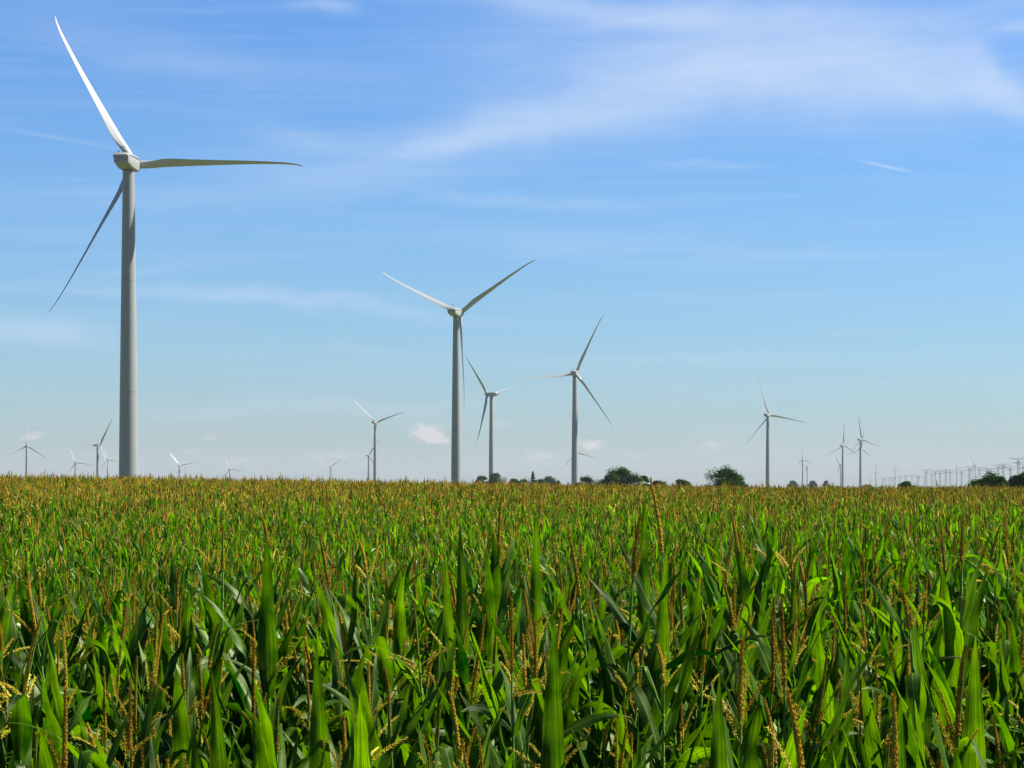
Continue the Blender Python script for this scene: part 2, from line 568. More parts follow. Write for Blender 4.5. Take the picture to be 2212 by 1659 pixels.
# ---------------------------------------------------------------- terrain
PROF_L = [(0, -1.05), (5, -.98), (7, -.84), (9, -.66), (11.5, -.53), (13, -.50), (16, -.85), (21, -1.20), (30, -1.28), (40, -1.18), (50, -1.06), (68, -.70), (96, -.12), (137, .60), (152, .66), (175, .3), (230, -1.2), (330, -3.5)]
PROF_R = [(0, -1.05), (5, -.96), (7, -.80), (9, -.60), (12, -.42), (14.5, -.34), (18, -.52), (24, -.72), (32, -.78), (40, -.74), (58, -.60), (85, -.55), (120, -.48), (170, -.30), (215, -.12), (240, -.12), (290, -.6), (380, -2.2)]
PL = np.array(PROF_L)
PR = np.array(PROF_R)
CORN = 2.45


def tops(x, y):
    """height of the corn tassels relative to the eye"""
    x = np.asarray(x, dtype=float)
    y = np.asarray(y, dtype=float)
    d = np.maximum(np.hypot(x, y), 0.1)
    u = x / (0.236 * np.maximum(d, 12))
    t = np.clip((u + 1) / 2, 0, 1)
    t = t * 0.55 + 0.45 * t * t * (3 - 2 * t)
    a = np.interp(d, PL[:, 0], PL[:, 1])
    b = np.interp(d, PR[:, 0], PR[:, 1])
    return a * (1 - t) + b * t + 0.05 * np.sin(x * .11 + 1) * np.sin(y * .07) * np.clip(d / 40, 0, 1)


ctrl = [(x, y, min(z, 0.5)) for (x, y, z, *_) in turb]
ctrl += [(x, y, min(z, 0.5)) for (x, y, z, *_) in pyl]
ctrl += [(-3000, 600, -6), (3000, 600, -2), (0, -1500, -1), (0, 12000, -6), (-3000, 11000, -14), (3500, 12000, -2), (0, 500, -2.2), (300, 500, -2), (150, 800, -2), (60, 1300, -3)]
CT = np.array(ctrl)


def ground_z(x, y):
    x = np.atleast_1d(np.asarray(x, dtype=float))
    y = np.atleast_1d(np.asarray(y, dtype=float))
    near = EYE + tops(x, y) - CORN
    dx = x[:, None] - CT[None, :, 0]
    dy = y[:, None] - CT[None, :, 1]
    q = 1.0 / (dx * dx + dy * dy + 25.0) ** 1.6
    far = (q * CT[None, :, 2]).sum(1) / q.sum(1)
    d = np.hypot(x, y)
    t = np.clip((d - 300) / 130, 0, 1)
    t = t * t * (3 - 2 * t)
    return near * (1 - t) + far * t


def gz(x, y):
    return float(ground_z(x, y)[0])


rings = np.concatenate([[0.01], np.geomspace(1.5, 420, 70), np.geomspace(450, 12400, 56)])
NA = 240
th = []
for k in range(NA):
    # denser azimuth steps in front of the camera
    a = (k / NA) * 2 - 1
    th.append(math.pi * (0.16 * a + 0.84 * a ** 3))
th = np.array(th)
RR, TT = np.meshgrid(rings, th, indexing='ij')
scale_back = np.where(np.abs(TT) > 0.9, np.minimum(RR, 4000), RR)
GX, GY = scale_back * np.sin(TT), scale_back * np.cos(TT)
GX = np.clip(GX, -4200, 4200)
GY = np.clip(GY, -900, 12400)
GZ = ground_z(GX.ravel(), GY.ravel()).reshape(GX.shape)
verts = np.stack([GX.ravel(), GY.ravel(), GZ.ravel()], 1)
faces = []
nr = len(rings)
for i in range(nr - 1):
    for j in range(NA):
        j2 = (j + 1) % NA
        a, b, c_, d_ = i * NA + j, i * NA + j2, (i + 1) * NA + j2, (i + 1) * NA + j
        pa = [verts[q] for q in (a, b, c_, d_)]
        ar = 0.5 * abs((pa[2][0] - pa[0][0]) * (pa[3][1] - pa[1][1]) - (pa[2][1] - pa[0][1]) * (pa[3][0] - pa[1][0]))
        if ar < 1e-6 and i > 3:
            continue
        faces.append((a, d_, c_, b))
gm = bpy.data.meshes.new('ground')
gm.from_pydata(verts.tolist(), [], faces)
gm.materials.append(M_GROUND)
gm.polygons.foreach_set('use_smooth', [True] * len(faces))
ground = obj('ground', gm)
tag(ground, 'brown field soil under the corn running to the horizon', 'ground', kind='structure')


# ---------------------------------------------------------------- wind turbines
def tower_mesh():
    b = MB()
    zs = [-2, 0, 2.6, 12, 22, 26.0, 40, 52.0, 64, 77.9]
    rs = [2.32, 2.30, 2.29, 2.2, 2.1, 2.05, 1.88, 1.72, 1.55, 1.36]
    b.ring_tube([(0, 0, z) for z in zs], rs, 40)
    me = b.mesh('tower', [M_TOWER], True, 50)
    return me


def flange_mesh(r):
    b = MB()
    b.ring_tube([(0, 0, -.06), (0, 0, .06)], [r + .03, r + .03], 40)
    return b.mesh('flange', [M_TOWER], True, 40)


def door_mesh():
    b = MB()
    b.box((-0.45, -2.42, 2.6), (0.45, -2.1, 4.8))
    b.box((-1.0, -3.6, 0.0), (1.0, -2.2, 2.55))
    return b.mesh('door', [M_STEEL])


def nacelle_mesh():
    b = MB()
    # stations along y; half widths, bottom z, top z (relative to hub axis)
    st = [(-6.0, 1.70, -0.95, 0.95), (-5.85, 1.84, -1.10, 1.10), (-2.6, 1.94, -1.85, 1.30), (1.2, 1.94, -2.02, 1.30), (2.9, 1.78, -1.98, 1.15), (3.35, 1.5, -1.7, 1.0)]
    n = 12
    for (y, hw, z0, z1) in st:
        c = 0.30
        pts = [(-hw + .12 + c, z0), (hw - .12 - c, z0), (hw - .12, z0 + c), (hw, z0 + c + .5), (hw, z1 - c - .2), (hw - .06, z1 - c), (hw - c, z1 - .06), (0, z1 + .06),
               (-hw + c, z1 - .06), (-hw + .06, z1 - c), (-hw, z1 - c - .2), (-hw + .12, z0 + c)]
        for (x, z) in pts:
            b.v.append(Vector((x, y, z)))
    for i in range(len(st) - 1):
        for j in range(n):
            a0, a1 = i * n + j, i * n + (j + 1) % n
            b.face((a0, a1, a1 + n, a0 + n))
    b.face(list(reversed(range(n))))
    b.face([(len(st) - 1) * n + j for j in range(n)])
    return b.mesh('nacelle', [M_NAC], True, 18)


def roof_mesh():
    b = MB()
    prof = [(-6.35, 0.86), (-5.8, 1.36), (-2.6, 1.50), (1.3, 1.48), (2.6, 1.30)]
    hw = [1.90, 1.94, 2.08, 2.08, 1.90]
    n = 6
    for (y, zt), h in zip(prof, hw):
        for (x, z) in ((-h, zt - 0.62), (-h + .06, zt - .3), (-h + .5, zt), (h - .5, zt), (h - .06, zt - .3), (h, zt - 0.62)):
            b.v.append(Vector((x, y, z)))
    k = len(prof)
    for i in range(k - 1):
        for j in range(n):
            a0, a1 = i * n + j, i * n + (j + 1) % n
            b.face((a0, a0 + n, a1 + n, a1))
    b.face(list(range(n)))
    b.face([(k - 1) * n + j for j in reversed(range(n))])
    return b.mesh('roof_cover', [M_NAC], True, 30)


def hatch_mesh():
    b = MB()
    b.box((-.5, -1.2, 1.45), (.5, -0.1, 1.66))
    return b.mesh('hatch', [M_DARK])


def mast_mesh():
    b = MB()
    b.ring_tube([(0, 0, 0), (0, 0, 1.9)], [.05, .04], 6)
    b.ring_tube([(-.35, 0, 1.55), (.35, 0, 1.55)], [.03, .03], 5)
    b.box((-.5, -.05, 1.5), (-.3, .05, 1.9))
    b.ring_tube([(.35, 0, 1.5), (.35, 0, 1.85)], [.09, .09], 6)
    b.ring_tube([(0, 0, 0), (0, 0, .25)], [.16, .1], 6)
    return b.mesh('wind_vane', [M_DARK])


def light_mesh():
    b = MB()
    b.ring_tube([(0, 0, 0), (0, 0, .35), (0, 0, .65), (0, 0, .72)], [.13, .13, .18, .08], 8)
    return b.mesh('beacon', [M_DARK])


def hub_mesh():
    b = MB()
    ys = [-1.25, -1.1, -.2, .7, 1.5, 2.1, 2.5, 2.62]
    rs = [1.2, 1.38, 1.5, 1.45, 1.2, .8, .35, .02]
    b.ring_tube([(0, y, 0) for y in ys], rs, 28)
    for k in range(3):
        a = 2 * math.pi * k / 3
        d = Vector((math.sin(a), 0, math.cos(a)))
        b.ring_tube([d * 0.9, d * 1.55], [1.02, 1.0], 24)
    return b.mesh('hub', [M_NAC], True, 40)


def blade_mesh(feather=0):
    b = MB()
    n = 20
    st = [1.4, 2.2, 3.2, 4.4, 5.8, 7.4, 9.0, 11, 14, 17, 20, 23, 26, 29, 32, 34.5, 36.8, 38.6, 39.8, 40.6, 41.0]
    for r in st:
        # chord, thickness ratio
        if r < 9:
            k = smooth((r - 2.2) / 6.4)
            ch = 1.90 + (2.7 - 1.90) * k
            th_ = 1.0 + (0.30 - 1.0) * smooth((r - 2.0) / 6.6)
        else:
            k = (r - 9) / 32.0
            ch = 2.7 * (1 - k) ** 1.08 + 0.46 * k
            th_ = 0.30 + (0.24 - 0.30) * min(1, k * 1.5)
        if r > 39.6:
            ch *= max(0.12, 1 - ((r - 39.6) / 1.4) ** 2 * .9)
        beta = R(min(52 + 7 * smooth((r - 5) / 16) + feather, 92))
        cdir = Vector((math.cos(beta), math.sin(beta), 0))
        ndir = Vector((math.sin(beta), -math.cos(beta), 0))
        bend = 0.85 * max(0, (r - 20) / 21) ** 2.4
        sweep = 0.5 * max(0, (r - 24) / 17) ** 2.2 + 0.45 * max(0, (r - 37) / 4) ** 1.6
        off = Vector((sweep, 0.3 * bend, r))
        pit = 0.5 if r < 2.5 else 0.5 - 0.2 * smooth((r - 2.5) / 6)     # leading part of the chord
        for j in range(n):
            t = 2 * math.pi * j / n
            xc = math.cos(t)                    # 1 = leading edge
            yc = math.sin(t)
            rnd_ = smooth((r - 2.2) / 5.5)
            # aerofoil: thin the trailing half
            thin = 1 - rnd_ * 0.62 * smooth((1 - xc) / 2 * 1.25 - 0.1)
            px = (xc * 0.5 + (pit - 0.5)) * ch
            py = yc * 0.5 * ch * th_ * thin
            b.v.append(off + cdir * px + ndir * py)
    for i in range(len(st) - 1):
        for j in range(n):
            a0, a1 = i * n + j, i * n + (j + 1) % n
            b.face((a0, a0 + n, a1 + n, a1))
    b.face(list(range(n)))
    b.face([(len(st) - 1) * n + j for j in reversed(range(n))])
    return b.mesh('blade', [M_BLADE], True, 60)


ME = dict(tower=tower_mesh(), f1=flange_mesh(2.05), f2=flange_mesh(1.72), door=door_mesh(), nac=nacelle_mesh(), roof=roof_mesh(), hatch=hatch_mesh(),
          mast=mast_mesh(), light=light_mesh(), hub=hub_mesh(), blade=blade_mesh(), parked=blade_mesh(34))


def make_turbine(x, y, z, ph, yaw, lab, detail):
    t = obj('wind_turbine', None, None, (x, y, z), (0, 0, -R(yaw)))
    tag(t, lab, 'wind turbine', 'white three-bladed wind turbines of the wind farm')
    tw = obj('tower', ME['tower'], t)
    nc = obj('nacelle', ME['nac'], t, (0, 0, HUB))
    if detail:
        obj('flange', ME['f1'], tw, (0, 0, 26))
        obj('flange', ME['f2'], tw, (0, 0, 52))
        obj('door', ME['door'], tw)
        obj('roof_cover', ME['roof'], nc)
        obj('hatch', ME['hatch'], nc)
        obj('wind_vane', ME['mast'], nc, (-.25, -3.4, 1.42))
        obj('beacon', ME['light'], nc, (-.9, -4.7, 1.32))
    obj('hub', ME['hub'], t, (0, ROTOR_Y, HUB))
    for k in range(3):
        obj('blade', ME['parked' if yaw < -30 else 'blade'], t, (0, ROTOR_Y, HUB), (0, R(ph + 120 * k), 0))
    return t


for k, a in enumerate(turb):
    make_turbine(*a, k < 8)


# ---------------------------------------------------------------- lattice pylons and their wires
def pylon_meshes():
    body = MB()
    zs = [0, 7, 13, 18, 22, 26, 30, 34, 38, 42]
    hw = [3.6, 2.7, 2.1, 1.7, 1.5, 1.4, 1.35, 1.3, 1.3, 1.3]
    r = 0.15
    for (sx, sy) in ((-1, -1), (1, -1), (1, 1), (-1, 1)):
        for i in range(len(zs) - 1):
            body.beam((sx * hw[i], sy * hw[i], zs[i]), (sx * hw[i + 1], sy * hw[i + 1], zs[i + 1]), r)
    for i in range(len(zs) - 1):
        for (a, c) in (((-1, -1), (1, -1)), ((1, -1), (1, 1)), ((1, 1), (-1, 1)), ((-1, 1), (-1, -1))):
            body.beam((a[0] * hw[i], a[1] * hw[i], zs[i]), (c[0] * hw[i + 1], c[1] * hw[i + 1], zs[i + 1]), r * .6)
            body.beam((c[0] * hw[i], c[1] * hw[i], zs[i]), (a[0] * hw[i + 1], a[1] * hw[i + 1], zs[i + 1]), r * .6)
    b = body.mesh('lattice_mast', [M_STEEL])

    def arm(half, z0, dep):
        m = MB()
        n = 10
        for s in (-1, 1):
            m.beam((-half, 0, z0 + dep), (half, 0, z0 + dep), .2)
            m.beam((-half, s * .1, z0 + dep), (-1.3, s * 1.3, z0), .17)
            m.beam((half, s * .1, z0 + dep), (1.3, s * 1.3, z0), .17)
            m.beam((-1.3, s * 1.3, z0), (1.3, s * 1.3, z0), .17)
        for i in range(n):
            x = -half + 2 * half * (i + .5) / n
            zb = z0 + dep * max(0, (abs(x) - 1.3) / (half - 1.3)) if abs(x) > 1.3 else z0
            m.beam((x, 0, zb), (x, 0, z0 + dep), .11)
            x2 = -half + 2 * half * (i + 1) / n
            m.beam((x, 0, zb), (x2, 0, z0 + dep), .11)
        return m.mesh('crossarm', [M_STEEL])

    ins = MB()
    ins.ring_tube([(0, 0, 0), (0, 0, -3.2)], [.22, .22], 6)
    return b, arm(12.5, 42, 2.6), arm(9.0, 36.5, 2.0), ins.mesh('insulator', [M_STEEL])


PM = pylon_meshes()
for i, (x, y, z, px, py) in enumerate(pyl):
    near = y < 3600
    t = obj('electricity_pylon', None, None, (x, y, z), (0, 0, R(4 + 10 * math.sin(i * 2.1))))
    if i == 26:
        lab = 'tallest and clearest steel lattice pylon above the bushes at the right'
    elif i == 24:
        lab = 'tall lattice pylon standing directly above the wide dark bush'
    elif i == 12:
        lab = 'first tall lattice pylon, taller than all those on its left'
    elif i == 0:
        lab = 'tiny outlying lattice pylon left of all the other pylons'
    elif i < 12:
        lab = 'tiny faint lattice pylon in the far lower pylon row'
    else:
        lab = 'hazy grey lattice pylon in the nearer taller pylon rows'
    tag(t, lab, 'electricity pylon', 'tiny far pylons in the lower row' if 0 < i < 12 else ('hazy pylons in the taller rows' if i > 12 and i not in (24, 26) else 'pylons of the power line'))
    obj('lattice_mast', PM[0], t)
    obj('crossarm', PM[1], t)
    obj('crossarm', PM[2], t)
    for xx in (-12.0, 0.0, 12.0):
        obj('insulator', PM[3], t, (xx, 0, 44.4 if xx else 41.8))


def wire_line(idx, lab):
    b = MB()
    for a, c in zip(idx[:-1], idx[1:]):
        for ox, oz in ((-12, 41.2), (12, 41.2), (0, 38.6)):
            A = Vector((pyl[a][0] + ox, pyl[a][1], pyl[a][2] + oz))
            B = Vector((pyl[c][0] + ox, pyl[c][1], pyl[c][2] + oz))
            L = (A - B).length
            sag = min(11, L * 0.03)
            pts, n = [], 10
            for k in range(n + 1):
                s = k / n
                p = A.lerp(B, s)
                p.z -= 4 * sag * s * (1 - s)
                pts.append(p)
            b.ring_tube(pts, [.07] * (n + 1), 4, cap=False)
    o = obj('power_line', b.mesh('power_line', [M_STEEL]))
    tag(o, lab, 'power line', 'cables of the power lines')


order = sorted(range(len(pyl)), key=lambda i: pyl[i][1])
wire_line(order[0:14:2], 'thin grey power cables strung between the nearer pylons')
wire_line([i for i in (12, 14, 16, 17, 18)], 'thin grey power cables strung between the mid row pylons')


# ---------------------------------------------------------------- trees
def rot_rand(r):
    return Matrix.Rotation(r.uniform(0, 6.28), 3, 'Z') @ Matrix.Rotation(r.uniform(-1.2, 1.2), 3, 'X')


def make_tree(pl, pr, top, d, kind, lab, seed):
    r = random.Random(seed)
    xw = at((pl + pr) / 2, d)
    W = (pr - pl) * d / FPX
    g = gz(xw, d)
    ztop = EYE + (HY - top) * d / FPX
    H = ztop - g
    t = obj('conifer_tree' if kind == 'conifer' else ('bush' if kind == 'bush' else 'leafy_tree'), None, None, (xw, d, g))
    tag(t, lab, 'bush' if kind == 'bush' else 'tree', 'trees and bushes on the skyline')
    tr = MB()
    crown = MB()
    leaf = 0.30 if d < 1000 else (0.45 if d < 2000 else 0.85)
    if kind == 'conifer':
        tr.ring_tube([(0, 0, -.5), (0, 0, H * .5), (0, 0, H * .98)], [.3, .18, .03], 8)
        for k in range(3200):
            z = H * (0.06 + 0.94 * r.random() ** 1.15)
            rad = (1 - z / H) ** 0.8 * W * .72 * (0.75 + .35 * math.sin(z * 5.2 + 2 * r.random()))
            a = r.uniform(0, 6.28)
            q = rad * r.random() ** .45
            c = Vector((q * math.cos(a), q * math.sin(a), z - q * .35))
            m = rot_rand(r)
            s = leaf * r.uniform(.6, 1.2)
            b0 = len(crown.v)
            for p in ((-s, 0, 0), (0, -s * .4, 0), (s, 0, 0), (0, s * .4, 0)):
                crown.v.append(c + m @ Vector(p))
            crown.face((b0, b0 + 1, b0 + 2, b0 + 3))
    else:
        # limbs end in leaf clumps
        tips = []
        nl = {'big': 52, 'bush': 48, 'round': 34, 'low': 34}[kind]
        base_z = {'big': .12, 'bush': .03, 'round': .14, 'low': .05}[kind]
        stems = 1 if kind in ('round', 'big') else 3
        trr = max(.12, W * .018)
        for s_ in range(stems):
            sx = (s_ - (stems - 1) / 2) * W * .16
            tr.ring_tube([(sx * .5, 0, -.5), (sx * .7, 0, H * .15), (sx, .1, H * .38)], [trr, trr * .8, trr * .5], 7)
        for k in range(nl):
            a = r.uniform(0, 6.28)
            e = r.uniform(0.0, 1.0)
            zz = H * (base_z + (0.93 - base_z) * e)
            env = max(.45, 1 - abs(max(0, zz / H - .58) / .42) ** 2.2)
            q = W * .5 * env * r.uniform(.25, .93)
            cx, cy = q * math.cos(a), q * math.sin(a) * .8
            if kind == 'bush':
                lim = 1.0 - .50 * smooth((cx / W + .12) / .5) * (1 if pl < 1900 else .2)
                zz *= lim
            if kind == 'big':
                zz *= 1.0 - .22 * smooth((-cx / W - .12) / .3)
                if .16 < cx / W < .27:
                    zz *= .80
            tips.append((cx, cy, zz, r.uniform(.08, .20) * min(W, H * 2.2)))
            tr.ring_tube([(0, 0, H * .18), (cx * .5, cy * .5, H * .2 + (zz - H * .2) * .6), (cx, cy, zz)], [trr * .45, trr * .3, trr * .1], 5, cap=False)
        if kind in ('low', 'round'):
            for k in range(16):       # skirt of leaves closing the gap above the ground
                tips.append((W * .46 * (k / 7.5 - 1), W * .2 * r.uniform(-1, 1), H * r.uniform(.38, .62), r.uniform(.11, .15) * min(W, H * 2.2)))
        for (cx, cy) in ((-.08 * W, 0), (.04 * W, 0)):
            tips.append((cx, cy, H - .12 * W * (1 if kind != 'low' else .8), .12 * W))
        for (cx, cy, cz, rad) in tips:
            nn = int({'big': 380, 'bush': 420, 'round': 260, 'low': 260}[kind])
            for k in range(nn):
                v = Vector((r.gauss(0, 1), r.gauss(0, 1), r.gauss(0, .8)))
                v = v.normalized() * (rad * r.random() ** .42) * r.uniform(.75, 1.18)
                c = Vector((cx, cy, cz)) + v
                if c.z < 0.05:
                    continue
                m = rot_rand(r)
                s = leaf * r.uniform(.6, 1.4) * (1 if kind != 'low' else .85)
                b0 = len(crown.v)
                for p in ((-s, 0, 0), (0, -s * .55, 0), (s, 0, .2 * s), (0, s * .55, 0)):
                    crown.v.append(c + m @ Vector(p))
                crown.face((b0, b0 + 1, b0 + 2, b0 + 3))
        # exact top
        mz = max(p.z for p in crown.v)
        k = H / mz
        for p in crown.v:
            p.z *= k
    obj('trunk', tr.mesh('trunk', [M_BARK], True), t)
    obj('crown', crown.mesh('crown', [M_CONIFER if kind == 'conifer' else M_TREE]), t)


for i, a in enumerate(TREES):
    make_tree(*a, 100 + i)

# white farm building half hidden by the corn
d = 1250
xw = at(1088.5, d)
g = gz(xw, d)
fb = obj('farm_building', None, None, (xw, d, g))
tag(fb, 'small white farm building with dark roof between trees', 'building')
W2 = 5.5 * d / FPX
zt = EYE + (HY - 1036) * d / FPX - g
b = MB()
b.box((-W2, -3.5, -.5), (W2, 3.5, zt))
obj('wall', b.mesh('wall', [M_WHITE]), fb)
b = MB()
rp = [(-W2 - .4, -4.0, zt), (W2 + .4, -4.0, zt), (W2 + .4, 4.0, zt), (-W2 - .4, 4.0, zt), (-W2 - .4, 0, zt + 1.5), (W2 + .4, 0, zt + 1.5)]
b.v = [Vector(p) for p in rp]
for q in ((0, 1, 5, 4), (2, 3, 4, 5), (1, 2, 5), (3, 0, 4), (3, 2, 1, 0)):
    b.face(q)
obj('roof', b.mesh('roof', [M_ROOF]), fb)
b = MB()
b.box((-.9, -3.62, 0), (.9, -3.4, 2.2))
obj('door', b.mesh('door', [M_ROOF]), fb)
for sx in (-.62, .62):
    b = MB()
    b.box((sx * W2 - .5, -3.58, 1.2), (sx * W2 + .5, -3.4, 2.3))
    obj('window', b.mesh('window', [M_DARK]), fb)


# ---------------------------------------------------------------- corn plants
def leaf(b, base, azim, length, width, th0, curl, nseg, ncross, r, fold=None, twist=0.0, wave=1.0, tilt=0.0):
    """ribbon leaf with a V section, wavy margins and an arching midrib"""
    p = Vector(base)
    ds = length / nseg
    out = Vector((math.cos(azim), math.sin(azim), 0))
    side0 = Vector((-math.sin(azim), math.cos(azim), 0))
    th_ = th0
    b0 = len(b.v)
    ph1, ph2 = r.uniform(0, 6.28), r.uniform(0, 6.28)
    f1 = r.uniform(11, 17)
    lean = r.uniform(-.25, .25)
    rotm = Matrix.Rotation(tilt, 3, 'Y')
    for i in range(nseg + 1):
        s = i / nseg
        d = (Vector((0, 0, 1)) * math.cos(th_) + (out + side0 * lean * s).normalized() * math.sin(th_)).normalized()
        if i:
            p = p + d * ds
        if tilt:
            d = rotm @ d
        nrm = side0.cross(d).normalized()
        tw = twist * s
        sd = side0 * math.cos(tw) + nrm * math.sin(tw)
        nn = nrm * math.cos(tw) - side0 * math.sin(tw)
        wd = width * min(1.0, (s * 3.2 + .34)) ** .8 * (max(0.0, 1 - s ** 1.9)) ** .95
        wd = max(wd, 0.002)
        for j in range(ncross + 1):
            c = j / ncross * 2 - 1
            vz = abs(c) * (0.42 * (1 - s) + .10)
            wv = wave * abs(c) ** 1.5 * .32 * math.sin(s * f1 + (ph1 if c > 0 else ph2)) * min(1, s * 4)
            b.v.append(p + sd * (c * wd * .5) + nn * (wd * .5 * (vz + wv)))
        th_ += curl * (0.35 + 1.6 * s) / nseg
        if fold and fold[0] <= s < fold[0] + 2.0 / nseg:
            th_ += fold[1] / 2
    for i in range(nseg):
        for j in range(ncross):
            a0 = b0 + i * (ncross + 1) + j
            u0, u1 = j / ncross, (j + 1) / ncross
            v0, v1 = i / nseg, (i + 1) / nseg
            b.face((a0, a0 + 1, a0 + ncross + 2, a0 + ncross + 1), [(u0, v0), (u1, v0), (u1, v1), (u0, v1)])


def foliage(b, r, nseg, ncross, zmin, ztop, steep=1.0):
    plane = r.uniform(0, 6.28)
    z = zmin
    k = 0
    nlv = max(3, int((ztop - zmin) / .105))
    for k in range(nlv):
        f = k / max(1, nlv - 1)
        z = zmin + (ztop - zmin) * f
        azm = plane + math.pi * (k % 2) + r.uniform(-.45, .45)
        up = (z - .4) / (ztop - .4)
        L = (0.78 - .27 * max(0, up - .6) / .4) * r.uniform(.85, 1.12)
        Wd = (0.095 - .020 * max(0, up - .7) / .3) * r.uniform(.85, 1.15)
        th0 = R(r.uniform(9, 25) + 10 * (1 - up)) * steep
        q = r.random()
        fold = None
        if q < (.50 if steep == 1.0 else .8):
            curl = R(r.uniform(0, 30))
        elif q < (.84 if steep == 1.0 else .94):
            curl = R(r.uniform(45, 130))
        else:
            curl = R(r.uniform(5, 30))
            fold = (r.uniform(.4, .66), R(r.uniform(90, 150)))
        leaf(b, (0, 0, z), azm, L, Wd, th0, curl, nseg, ncross, r, fold, R(r.uniform(-75, 75)))


def spikelets(b, pts, rad, n, r, ln=.011):
    """florets packed round an axis"""
    m = len(pts) - 1
    for i in range(n):
        s = (i + r.random()) / n
        q = min(m - 1, int(s * m))
        p = pts[q].lerp(pts[q + 1], s * m - q)
        ax = (pts[q + 1] - pts[q]).normalized()
        e = ax.cross(Vector((math.cos(i * 2.4), math.sin(i * 2.4), .2))).normalized()
        tp = rad * (1 - .55 * s)
        d = (ax * .75 + e * .55).normalized()
        o = p + e * tp * .45
        side = d.cross(e).normalized()
        w2 = tp * r.uniform(.55, .9)
        L2 = ln * r.uniform(.8, 1.4)
        b0 = len(b.v)
        b.v += [o - d * L2 * .3, o + side * w2, o + e * w2 * .9, o - side * w2, o + d * L2]
        b.face((b0, b0 + 1, b0 + 2))
        b.face((b0, b0 + 2, b0 + 3))
        b.face((b0 + 4, b0 + 2, b0 + 1))
        b.face((b0 + 4, b0 + 3, b0 + 2))


def tassel(b, r, z0, style, hi=True, young=False):
    lean = r.uniform(0, 6.28)
    ln_ = r.uniform(0, .06)
    L = r.uniform(.20, .34) if hi else r.uniform(.16, .30)
    if young:
        L *= .6
    top = [Vector((math.cos(lean) * ln_ * s * s, math.sin(lean) * ln_ * s * s, z0 + s * L)) for s in (0, .25, .5, .75, 1)]
    b.tip = top[-1]
    b.mat = 0
    spr = (.0100 if style == 'rust' else .0066) if hi else .0078 * RIPE
    b.ring_tube([Vector((0, 0, z0 - .2)), top[0], top[-1]], [.0045, .004, .002], 5 if hi else 3, cap=False)
    b.mat = 1
    if hi:
        spikelets(b, top, spr, 170, r, .009)
        b.ring_tube(top, [spr * .75, spr * .8, spr * .7, spr * .55, spr * .2], 6, cap=False)
    else:
        b.ring_tube(top, [spr * 1.1, spr * 1.5, spr * 1.4, spr * 1.1, spr * .3], 4, cap=False)
    nb = r.randint(1, 4) if style == 'rust' else r.randint(3, 7)
    if not hi:
        nb = r.randint(1, 4) + (2 if RIPE > 1 else 0)
    if young:
        nb = max(1, nb // 2)
    for k in range(nb):
        a = r.uniform(0, 6.28)
        zb = z0 - .02 - r.uniform(0, .10)
        Lb = r.uniform(.14, .24)
        t0 = R(r.uniform(8, 28) if style == 'rust' else r.uniform(14, 56))
        dr = R(r.uniform(0, 45))
        p = Vector((0, 0, zb))
        pts = [p]
        m = 5
        for i in range(m):
            t0 += dr / m
            p = p + Vector((math.cos(a) * math.sin(t0), math.sin(a) * math.sin(t0), math.cos(t0))) * (Lb / m)
            pts.append(p)
        b.mat = 1 if (style == 'rust' and r.random() < .3) else 2
        if hi:
            b.ring_tube(pts, [.002] * 5 + [.001], 4, cap=False)
            spikelets(b, pts[1:], .0068, 46, r, .0095)
        else:
            b.ring_tube([pts[0], pts[2], pts[4], pts[5]], [.0025, .006 * RIPE, .005 * RIPE, .002], 3, cap=False)


def stalk(b, r, ztop, n):
    zs = [-.06]
    while zs[-1] < ztop - .2:
        zs.append(zs[-1] + .17)
    zs.append(ztop)
    if n <= 4:
        zs = [-.05, ztop * .5, ztop]
    b.ring_tube([(0.004 * math.sin(z * 9), 0.004 * math.cos(z * 7), z) for z in zs], [.0135 - .0085 * max(0, z) / ztop for z in zs], n, cap=False)
    if n > 4:
        for z in zs[1:-1]:
            rr = .0135 - .0085 * z / ztop
            b.ring_tube([(0, 0, z - .008), (0, 0, z), (0, 0, z + .008)], [rr, rr + .0028, rr], n, cap=False)


def ear(b, r):
    a = r.uniform(0, 6.28)
    o = Vector((math.cos(a), math.sin(a), 0))
    p0 = Vector((0, 0, 1.12)) + o * .012
    d = (Vector((0, 0, 1)) + o * .45).normalized()
    b.mat = 0
    b.ring_tube([p0, p0 + d * .05, p0 + d * .12, p0 + d * .19, p0 + d * .23], [.012, .024, .026, .018, .006], 9)
    b.mat = 1
    for k in range(14):
        q = p0 + d * .225
        e = Vector((r.uniform(-1, 1), r.uniform(-1, 1), r.uniform(0, 1))).normalized()
        b.ring_tube([q, q + (d + e * .7) * .03, q + (d + e) * .045 - Vector((0, 0, .02))], [.0015, .0012, .0006], 3, cap=False)


RIPE = 1.0
# near plants: sixteen kinds, each with stalk, foliage, tassel and ear
NEAR = []
for k in range(16):
    r = random.Random(500 + k)
    style = 'rust' if k % 2 == 0 else 'straw'
    H = 2.06 + r.uniform(-.03, .05)
    s_, f_, t_, e_ = MB(), MB(), MB(), MB()
    stalk(s_, r, H, 8)
    foliage(f_, r, 16, 4, .55, H - .08)
    tassel(t_, r, H + (.05 if k % 3 == 1 else .085), style, True, k % 3 == 1)
    ear(e_, r)
    NEAR.append((s_.mesh('stalk', [M_STALK], True), f_.mesh('foliage', [M_LEAF], True), t_.mesh('tassel', [M_STALK, M_SPIKE, M_BRANCH]), e_.mesh('ear', [M_STALK, M_SPIKE], True), style, t_.tip.copy()))

ROWA = R(-14)
ca, sa = math.cos(ROWA), math.sin(ROWA)
DNEAR = 5.0


